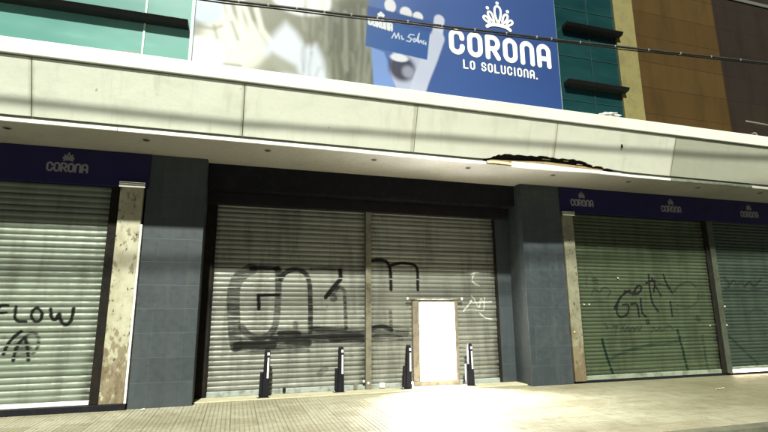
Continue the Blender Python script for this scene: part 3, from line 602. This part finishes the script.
def lin(c): return np.array([((v/255)/12.92 if v/255 < .04045 else ((v/255+.055)/1.055)**2.4) for v in c])/2.15
def print_sheet():
    dx = .0125
    xs = np.arange(PX0+.001, PX1, dx); zs = np.arange(PZ0, PZ1, dx); X, Z = np.meshgrid(xs, zs)
    C = np.zeros(X.shape+(3,)); C[:] = lin((60, 95, 168))
    def over(a, c): 
        nonlocal C
        a = np.clip(a, 0, 1)[..., None]; C = C*(1-a)+np.clip(lin(c), 0, .82)*a
    def blob(e, c, soft=.5, op=1.):
        r = np.hypot((X-e[0])/e[2], (Z-e[1])/e[3]); over(op*smooth((1+soft/2-r)/soft), c)
    def poly(p, c, soft=.03, op=1.): over(op*smooth(.5-poly_sd(X, Z, p)/soft), c)
    def line(p, w, c, soft=.015, op=1.): over(op*smooth(1-(seg_dist(X, Z, p)-w/2)/soft), c)
    over(smooth((X-4.2)/3.2)*.75, (47, 78, 146)); over(smooth((3.9-X)/1.5)*.35, (100, 140, 215))
    poly(PR['hair'], (132, 132, 112), .12)
    poly(PR['dark'], (96, 98, 82), .35)
    blob(PR['blond2'], (236, 236, 220), .9, .8); blob(PR['blond'], (250, 250, 238), .8)
    for s_ in PR['strands']: line(s_, .03, (252, 252, 244), .07, .9)
    poly(PR['coat'], (255, 255, 255), .12); blob(PR['bluepatch'], (205, 222, 250), .4)
    poly(PR['shoulder'], (232, 238, 255), .22); poly(PR['vee'], (158, 160, 138), .16, .9)
    blob(PR['chin2'], (225, 225, 220), .5); blob(PR['chin'], (252, 252, 255), .22)
    for s_ in PR['dstrands']: line(s_, .02, (110, 112, 92), .05, .6)
    for s_ in PR['lstrands']: line(s_, .012, (190, 193, 180), .07, .4)
    for i in range(60):                                             # fine hair in the print
        x = rng.uniform(1.0, 2.5); z = rng.uniform(6.0, 7.8); l = rng.uniform(.3, .9)
        line([(x, z), (x+rng.normal(0, .03), z+l/2), (x+rng.normal(0, .06), z+l)], .006, (165, 168, 150) if i % 2 else (88, 90, 78), .05, .25)
    for _ in range(1):
        for ax in (0, 1): C = sum(np.roll(C, k_, ax) for k_ in range(-2, 3))/5     # the photo print is soft
    poly(PR['gap'], (128, 162, 232), .06)
    poly(PR['palm'], (196, 202, 232), .05); blob(PR['palmd'], (62, 64, 88), .55); blob(PR['palml'], (160, 162, 186), .9)
    line(PR['thumb'][:3], .20, (218, 222, 245), .05); line(PR['thumb'][1:], .30, (208, 214, 242), .06)
    for e in ('sh1', 'sh2', 'sh3'): blob(PR[e], (78, 78, 96), .5)
    for e in ('tip1', 'tip2', 'tip3'): blob(PR[e], (240, 242, 252), .35)
    poly(PR['card'], (42, 92, 168), .03)
    a, b = PR['card'][0], PR['card'][1]
    poly([PR['card'][0], PR['card'][1], (b[0], b[1]-.28), (a[0], a[1]-.20)], (34, 74, 150), .1, .8)
    blob(PR['knuck'], (236, 240, 255), .5)
    (cx0, cz1), (cx1, cz0) = PR['cardtxt']; w = (cx1-cx0)/6*.66; h = .17; mid = (cz0+cz1)/2+.02
    for i, ch in enumerate('CORONA'):
        for pts, cl in letter_paths(ch, w, h):
            q = [(cx0+i*(cx1-cx0)/6+x, mid-h/2+z-.012*i) for x, z in pts]
            line(q+([q[0]] if cl else []), .035, (245, 248, 255), .012)
    kx, kz = PR['cardcrown'][0]; l, ba, do = crown_paths(kx, mid+.14, .12)
    for q in l: line(q+[q[0]], .016, (240, 245, 255), .012)
    line(ba, .02, (240, 245, 255), .012)
    for s_ in PR['script']: line(s_, .012, (225, 235, 250), .014, .9)
    V = np.stack([X, np.full(X.shape, PY), Z], -1).reshape(-1, 3)
    o = grid_mesh('printed_sheet', V, len(xs), len(zs), None, M['print'], bb)
    at = o.data.color_attributes.new('ink', 'FLOAT_COLOR', 'POINT')
    at.data.foreach_set('color', np.concatenate([C, np.ones(X.shape+(1,))], -1).astype(np.float32).ravel())
print_sheet()
LY = PY-.006
for i, ch in enumerate('CORONA'):
    m = MB()
    for j, (pts, cl) in enumerate(letter_paths(ch, .262, .505)): m.stroke([(4.305+i*.452+x, 7.315+z) for x, z in pts], .118, LY-.002*j, closed=cl, n=10)
    m.build('letter', M['ink'], bb, solid=.005)
x = 4.59
for ch in 'LO SOLUCIONA':
    if ch == ' ': x += .115; continue
    m = MB(); w = .092 if ch != 'I' else .02
    for j, (pts, cl) in enumerate(letter_paths(ch, w, .185)): m.stroke([(x+a, 6.955+b) for a, b in pts], .034, LY-.002*j, closed=cl)
    m.build('letter', M['ink'], bb, solid=.005); x += w+.074
MB().disc((x+.0, 6.955), .022, LY).build('full_stop', M['ink'], bb, solid=.005)
loops, base, dots = crown_paths(5.52, 8.07, .66)
m = MB()
for j, l in enumerate(loops): m.stroke(l, .052, LY-.001*j, closed=True)
m.stroke(base, .085, LY-.008)
for d in dots: m.disc(d, .042, LY)
m.build('crown_emblem', M['ink'], bb, solid=.005)

# ================================================================ NAVY SIGN BOARDS
sg = tag(empty('sign_board', (-5, 9.78, 3.95)), 'navy sign board with one grey CORONA logo over the left shutter', 'sign', 'navy sign boards')
box('board', M['navy'], sg, XL, -1.70, 9.78, 9.925, 3.955, 4.629, bevel=.01)
logo(sg, -3.08, 4.165, 4.345, 9.776, M['logo'])
sg = tag(empty('sign_board', (14, 9.78, 3.95)), 'long navy sign board with a row of grey CORONA logos over the green shutters', 'sign', 'navy sign boards')
box('board', M['navy'], sg, 7.445, XR, 9.78, 9.925, 3.985, 4.629, bevel=.01)
for x in (8.08, 10.88, 13.66, 16.45): logo(sg, x, 4.165, 4.345, 9.776, M['logo'])

# ================================================================ SHUTTERS
def shutter(label, x0, x1, z0, z1, y, mat, strokes, guides, rail, hole=None, railz=.10, pitch=.097):
    t = tag(empty('roller_shutter', ((x0+x1)/2, y, z0)), label, 'shutter', 'roller shutters along the shop front')
    curtain(t, x0, x1, z0+railz, z1, y, mat, strokes, hole, pitch)
    for a, b, m_, dy in guides: box('guide_rail', M[m_], t, a, b, y-dy, y+.07, z0, z1, bevel=.006)
    parts = [(x0, x1)] if not hole else [(x0, hole[0]-.13), (hole[1]+.05, x1)]
    for a, b in parts: MB().hull([(a, y-.032, z0), (a, y-.032, z0+railz-.012), (a, y-.012, z0+railz), (a, y+.02, z0+railz), (a, y+.02, z0)],
                                 [(b, y-.032, z0), (b, y-.032, z0+railz-.012), (b, y-.012, z0+railz), (b, y+.02, z0+railz), (b, y+.02, z0)]).build('bottom_rail', M[rail], t, bevel=.004)
    return t
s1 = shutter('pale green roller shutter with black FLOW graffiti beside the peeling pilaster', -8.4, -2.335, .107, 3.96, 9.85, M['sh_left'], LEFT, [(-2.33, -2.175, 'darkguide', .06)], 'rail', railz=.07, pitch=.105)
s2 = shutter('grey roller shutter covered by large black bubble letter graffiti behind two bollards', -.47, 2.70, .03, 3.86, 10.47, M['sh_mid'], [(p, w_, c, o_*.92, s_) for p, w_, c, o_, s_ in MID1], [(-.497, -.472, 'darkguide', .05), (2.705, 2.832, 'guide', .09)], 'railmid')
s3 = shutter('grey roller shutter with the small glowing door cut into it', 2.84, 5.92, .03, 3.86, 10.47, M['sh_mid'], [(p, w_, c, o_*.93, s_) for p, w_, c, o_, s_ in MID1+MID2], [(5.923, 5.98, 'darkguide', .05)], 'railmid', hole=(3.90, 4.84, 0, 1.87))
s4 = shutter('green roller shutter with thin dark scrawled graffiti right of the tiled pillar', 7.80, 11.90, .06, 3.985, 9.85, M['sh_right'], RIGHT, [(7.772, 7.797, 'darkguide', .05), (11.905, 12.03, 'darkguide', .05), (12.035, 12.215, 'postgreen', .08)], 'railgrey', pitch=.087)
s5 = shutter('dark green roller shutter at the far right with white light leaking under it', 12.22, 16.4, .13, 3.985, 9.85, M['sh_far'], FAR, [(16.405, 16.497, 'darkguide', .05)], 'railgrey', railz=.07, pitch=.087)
box('light_gap', M['gaplight'], s5, 12.24, 16.38, 9.86, 9.90, .052, .126)
def bolts(parent, spots, y, r=.022):
    for x, z in spots:
        MB().lathe((x, y, z), [(r, 0), (r, -.012), (r*.7, -.022), (r*.25, -.026)], 10, 'y').build('bolt', M['steel'], parent)
bolts(s4, [(7.92, 1.78), (8.07, 1.78), (8.98, 2.42), (11.72, 1.24)], 9.835); bolts(s5, [(12.32, 1.72), (12.30, 1.24)], 9.835, .026)
m = MB(); 
for a, b, z in ((-.40, .55, .02), (.75, 1.9, .02), (2.0, 2.65, .02)): pass
for x in (.28, 1.62): pass
box('lock_block', M['black'], s2, .98, 1.04, 10.41, 10.436, .05, .14, bevel=.006)
box('lock_block', M['pipe'], s2, 2.45, 2.53, 10.40, 10.436, .04, .17, bevel=.006)
box('lock_block', M['rail'], s3, 3.02, 3.13, 10.40, 10.436, .05, .15, bevel=.006)
bolts(s2, [(2.76, .16), (2.66, .20)], 10.385, .03)

# wicket door in the shutter
dr = tag(empty('wicket_door', (4.37, 10.45, .03)), 'narrow open door glowing white in a worn frame set in the grey shutter', 'door')
m = MB().box(3.785, 3.955, 10.385, 10.455, .15, 1.90); m.build('door_jamb', M['doorframe'], dr, bevel=.008)
m = MB().box(4.805, 4.89, 10.385, 10.455, .15, 1.90); m.build('door_jamb', M['doorframe'], dr, bevel=.008)
box('door_head', M['doorframe'], dr, 3.957, 4.803, 10.387, 10.453, 1.838, 1.899, bevel=.006)
box('threshold', M['doorframe'], dr, 3.785, 4.89, 10.375, 10.455, .035, .147, bevel=.008)
MB().tube([(3.64, 10.36, 1.925), (5.01, 10.36, 1.925)], .016, 8).build('lock_bar', M['guide'], dr)
for x in (3.66, 4.99):
    MB().lathe((x, 10.36, 1.925), [(.02, .015), (.034, .0), (.03, -.02), (.012, -.035)], 14, 'y').build('knob', M['steel'], dr, smooth=True)
box('light_panel', M['lightpanel'], dr, 3.80, 4.93, 10.80, 10.83, .04, 1.98)
m = MB().box(3.88, 3.90, 10.49, 10.798, .15, 1.88).box(4.86, 4.88, 10.49, 10.798, .15, 1.88).box(3.902, 4.858, 10.49, 10.798, 1.86, 1.88).box(3.902, 4.858, 10.49, 10.798, .148, .158)
m.build('door_reveal', M['white'], dr)

# ================================================================ PILASTERS
def pilaster(label, x0, x1, y, zt, strip=None, z0=.108, mat='peel'):
    t = tag(empty('pilaster', ((x0+x1)/2, y, z0)), label, 'pilaster')
    box('shaft', M[mat], t, x0, x1, y, y+.18, z0, zt, bevel=.008)
    for a, b in ((zt+.002, zt+.052), (zt+.058, zt+.078), (zt+.084, zt+.112)):
        h = (a+b)/2; m = MB()
        m.hull([(x0-.02, y+.18, a), (x0-.02, y-.03, a), (x0-.02, y-.045, h), (x0-.02, y-.03, b), (x0-.02, y+.18, b)],
               [(x1+.03, y+.18, a), (x1+.03, y-.03, a), (x1+.03, y-.045, h), (x1+.03, y-.03, b), (x1+.03, y+.18, b)])
        m.build('capital_band', M['chrome'], t, bevel=.003)
    if strip: box('edge_strip', M['whiteline'], t, strip[0], strip[1], y-.008, y+.10, z0, 3.25, bevel=.004)
    return t
p1 = pilaster('cream pilaster with peeling rusty paint and a white edge strip beside the left shutter', -2.172, -1.782, 9.74, 3.94, (-1.78, -1.744))
p2 = pilaster('narrow dirty cream pilaster between the tiled pillar and the green shutter', 7.462, 7.765, 9.765, 3.90, z0=.052, mat='grimy')
bolts(p2, [(7.53, 1.15)], 9.763)

# ================================================================ BOLLARDS
def bollard(x, y, label, tilt=(0, 0)):
    t = tag(empty('bollard', (x, y, .028)), label, 'bollard', 'bollards in front of the grey shutters')
    z = .028
    MB().box(x-.15, x+.085, y-.075, y+.075, z, z+.018).build('base_plate', M['black'], t, bevel=.005)
    MB().hull([(x-.06, y-.058, z+.019), (x+.066, y-.058, z+.019), (x+.066, y+.058, z+.019), (x-.06, y+.058, z+.019)],
              [(x-.045, y-.05, z+.86), (x+.062, y-.05, z+.86), (x+.062, y+.05, z+.86), (x-.045, y+.05, z+.86)]).build('post', M['black'], t, bevel=.012)
    MB().hull([(x-.047, y-.052, z+.861), (x+.064, y-.052, z+.861), (x+.064, y+.052, z+.861), (x-.047, y+.052, z+.861)],
              [(x-.022, y-.03, z+.905), (x+.040, y-.03, z+.905), (x+.040, y+.03, z+.905), (x-.022, y+.03, z+.905)]).build('cap', M['black'], t, bevel=.012)
    MB().hull([(x-.125, y-.045, z+.02), (x-.062, y-.045, z+.02), (x-.062, y+.045, z+.02), (x-.125, y+.045, z+.02)],
              [(x-.112, y-.045, z+.47), (x-.056, y-.045, z+.47), (x-.056, y+.045, z+.47), (x-.112, y+.045, z+.47)]).build('hinge_housing', M['black'], t, bevel=.012)
    MB().hull([(x+.012, y-.0605, z+.36), (x+.046, y-.0605, z+.36), (x+.046, y-.05, z+.36), (x+.012, y-.05, z+.36)],
              [(x+.014, y-.0575, z+.74), (x+.046, y-.0575, z+.74), (x+.046, y-.042, z+.74), (x+.014, y-.042, z+.74)]).build('reflector_strip', M['reflect'], t)
    MB().box(x+.006, x+.048, y-.0575, y-.040, z+.785, z+.84).build('reflector_patch', M['reflect'], t)
    for a, b in ((-.135, -.055), (-.135, .05), (.074, -.064)):
        MB().lathe((x+a, y+b, z+.018), [(.014, 0), (.014, .012), (.007, .016)], 8).build('bolt', M['steel'], t)
    MB().tube([(x-.118, y-.05, z+.022), (x-.125, y-.052, z+.06), (x-.108, y-.05, z+.075)], .009, 6).build('shackle', M['black'], t)
    t.rotation_euler = (R(tilt[0]), R(tilt[1]), 0)
    return t
bollard(.62, 10.11, 'black bollard farthest left, in front of the start of the bubble graffiti', (-.6, .5))
bollard(2.14, 10.28, 'black bollard just left of the post between the two grey shutters', (.5, -.5))
bollard(3.60, 10.23, 'black bollard standing at the left side of the glowing door', (-.4, .9))
bollard(5.06, 10.19, 'black bollard at the right side of the glowing door, its left face lit white', (.3, -1.3))

# ================================================================ OVERHEAD CABLES, LEDGE LITTER
def overhead(label, pts, r, two=True, clips=True):
    t = tag(empty('overhead_cable', pts[0]), label, 'cable')
    A = Vector(pts[0]); B_ = Vector(pts[-1]); n = 60; P = []
    for i in range(n+1):
        f = i/n*(len(pts)-1); k_ = min(int(f), len(pts)-2); g = f-k_
        P.append(Vector(pts[k_]).lerp(Vector(pts[k_+1]), g))
    L = (B_-A).length
    MB().tube([p+Vector((0, .002*math.cos(i*.9), .002*math.sin(i*.9))) for i, p in enumerate(P)], r, 8).build('strand', M['cable'], t, smooth=True)
    if two: MB().tube([p+Vector((0, .02, -r*1.7-.004*math.sin(i*.7))) for i, p in enumerate(P)], r*.55, 8).build('strand', M['cable'], t, smooth=True)
    if clips:
        for i in range(3, int(L/1.15)):
            q = P[min(n, int(i*1.15/L*n+.5))]; d = (B_-A).normalized()
            MB().tube([q-d*.012, q+d*.012], r*1.12, 8).build('cable_clip', M['clip'], t)
    return t
overhead('thick black twin overhead cable crossing in front of the billboard', [(-12., 7.35, 6.25), (-.43, 7.18, 6.43), (2.28, 7.12, 6.55), (6.1, 7.04, 6.71), (10.95, 6.92, 6.95), (24., 6.6, 7.7)], .022)
overhead('high overhead cable above the street that shades the shutters', [(-14., 4.5, 8.1), (-5.07, 4.5, 8.42), (6.36, 4.5, 8.94), (22., 4.5, 9.8)], .05, clips=False)

bm = bmesh.new(); bmesh.ops.create_icosphere(bm, subdivisions=3, radius=.5)
for v in bm.verts:
    q = v.co.copy(); nz_ = math.sin(q.x*17+q.y*9)*math.cos(q.z*13+q.x*7)
    v.co = Vector((q.x*.52, q.y*.24, q.z*.13))*(1+.28*nz_)
me = bpy.data.meshes.new('crumpled_bag'); bm.to_mesh(me); bm.free(); me.materials.append(M['plastic'])
o = bpy.data.objects.new('crumpled_bag', me); COL.objects.link(o); o.location = (7.85, 8.34, 5.945)
tag(o, 'crumpled white plastic scrap lying on the canopy ledge below the yellow pier', 'litter')
t = tag(empty('ledge_pipe', (12.9, 8.8, 5.885)), 'bent grey pipe stub with a loose end on the right end of the canopy ledge', 'pipe')
MB().tube([(12.75, 8.6, 5.887), (12.75, 8.6, 6.05), (12.70, 8.62, 6.14), (12.62, 8.66, 6.12)], .022, 8).build('stub', M['pipe'], t, smooth=True)
MB().tube([(12.35, 8.62, 5.90), (12.55, 8.60, 6.0), (12.60, 8.60, 5.89)], .018, 8).build('elbow', M['pipe'], t, smooth=True)
MB().tube([(12.55, 8.7, 6.48), (13.0, 8.7, 6.47), (13.6, 8.7, 6.45), (15.5, 8.7, 6.42)], .02, 8).build('run', M['pipe'], t, smooth=True)
MB().tube([(15.5, 8.7, 6.42), (15.56, 8.7, 6.40), (15.56, 8.7, 5.887)], .02, 8).build('riser', M['pipe'], t, smooth=True)

def scrap(name, x, y, w, d, rz, mat, label):
    m = MB(); n = 7; P = []
    for j in range(n):
        for i in range(n):
            u, v = (i/(n-1)-.5)*w, (j/(n-1)-.5)*d*(1-.5*abs(i/(n-1)-.5))
            P.append((x+u*math.cos(rz)-v*math.sin(rz), y+u*math.sin(rz)+v*math.cos(rz), .006+.012*abs(math.sin(i*1.3+j*.8))+.015*(i/(n-1))**2))
    m.add(P, [(j*n+i, j*n+i+1, (j+1)*n+i+1, (j+1)*n+i) for j in range(n-1) for i in range(n-1)])
    o = m.build(name, M[mat], None, origin=(x, y, .004), smooth=True)
    md = o.modifiers.new('thick', 'SOLIDIFY'); md.thickness = .002
    return tag(o, label, 'litter')
scrap('dead_leaf', 3.86, 7.95, .13, .05, .4, 'wood', 'dry brown leaf lying on the bright pavement in front of the glowing door')
scrap('paper_scrap', 9.75, 8.15, .30, .05, .15, 'sill', 'thin pale paper strip on the olive pavement before the green shutters')
scrap('paper_scrap', -1.45, 9.62, .05, .04, .8, 'plastic', 'tiny white paper scrap at the foot of the left tiled pillar')

# ================================================================ LIGHT, WORLD, CAMERA
sun_d = Vector((.22, 1., -1.13)).normalized()
sl = bpy.data.lights.new('sun', 'SUN'); sl.energy = 5.0; sl.angle = R(2.0); sl.color = (.985, 1., .86)
so = bpy.data.objects.new('sun', sl); COL.objects.link(so); so.location = (-6, -20, 26)
so.rotation_euler = sun_d.to_track_quat('-Z', 'Y').to_euler()
w = bpy.data.worlds.new('World'); scene.world = w; w.use_nodes = True
nt = w.node_tree; sky = nt.nodes.new('ShaderNodeTexSky'); sky.sky_type = 'NISHITA'; sky.sun_disc = False
sky.sun_elevation = math.asin(-sun_d.z); sky.sun_rotation = math.atan2(-sun_d.x, -sun_d.y)
nt.links.new(sky.outputs[0], nt.nodes['Background'].inputs[0]); nt.nodes['Background'].inputs[1].default_value = .006

cam = bpy.data.cameras.new('camera'); co = bpy.data.objects.new('camera', cam); COL.objects.link(co)
cam.sensor_width = 36; cam.lens = 22.67; cam.clip_end = 600
co.matrix_world = Matrix(((0.957764,-0.050347,-0.283114,0),(-0.287472,-0.191455,-0.938459,0),(-0.006955,0.980209,-0.197842,1.6),(0,0,0,1)))
scene.camera = co
vs = scene.view_settings; vs.view_transform = 'Standard'; vs.look = 'None'; vs.exposure = .92; vs.gamma = 1; vs.use_curve_mapping = False
scene.render.engine = 'CYCLES'; scene.cycles.max_bounces = 6; scene.cycles.sample_clamp_indirect = 20
scene.cycles.use_denoising = True
scene.render.resolution_x = 1024; scene.render.resolution_y = 576
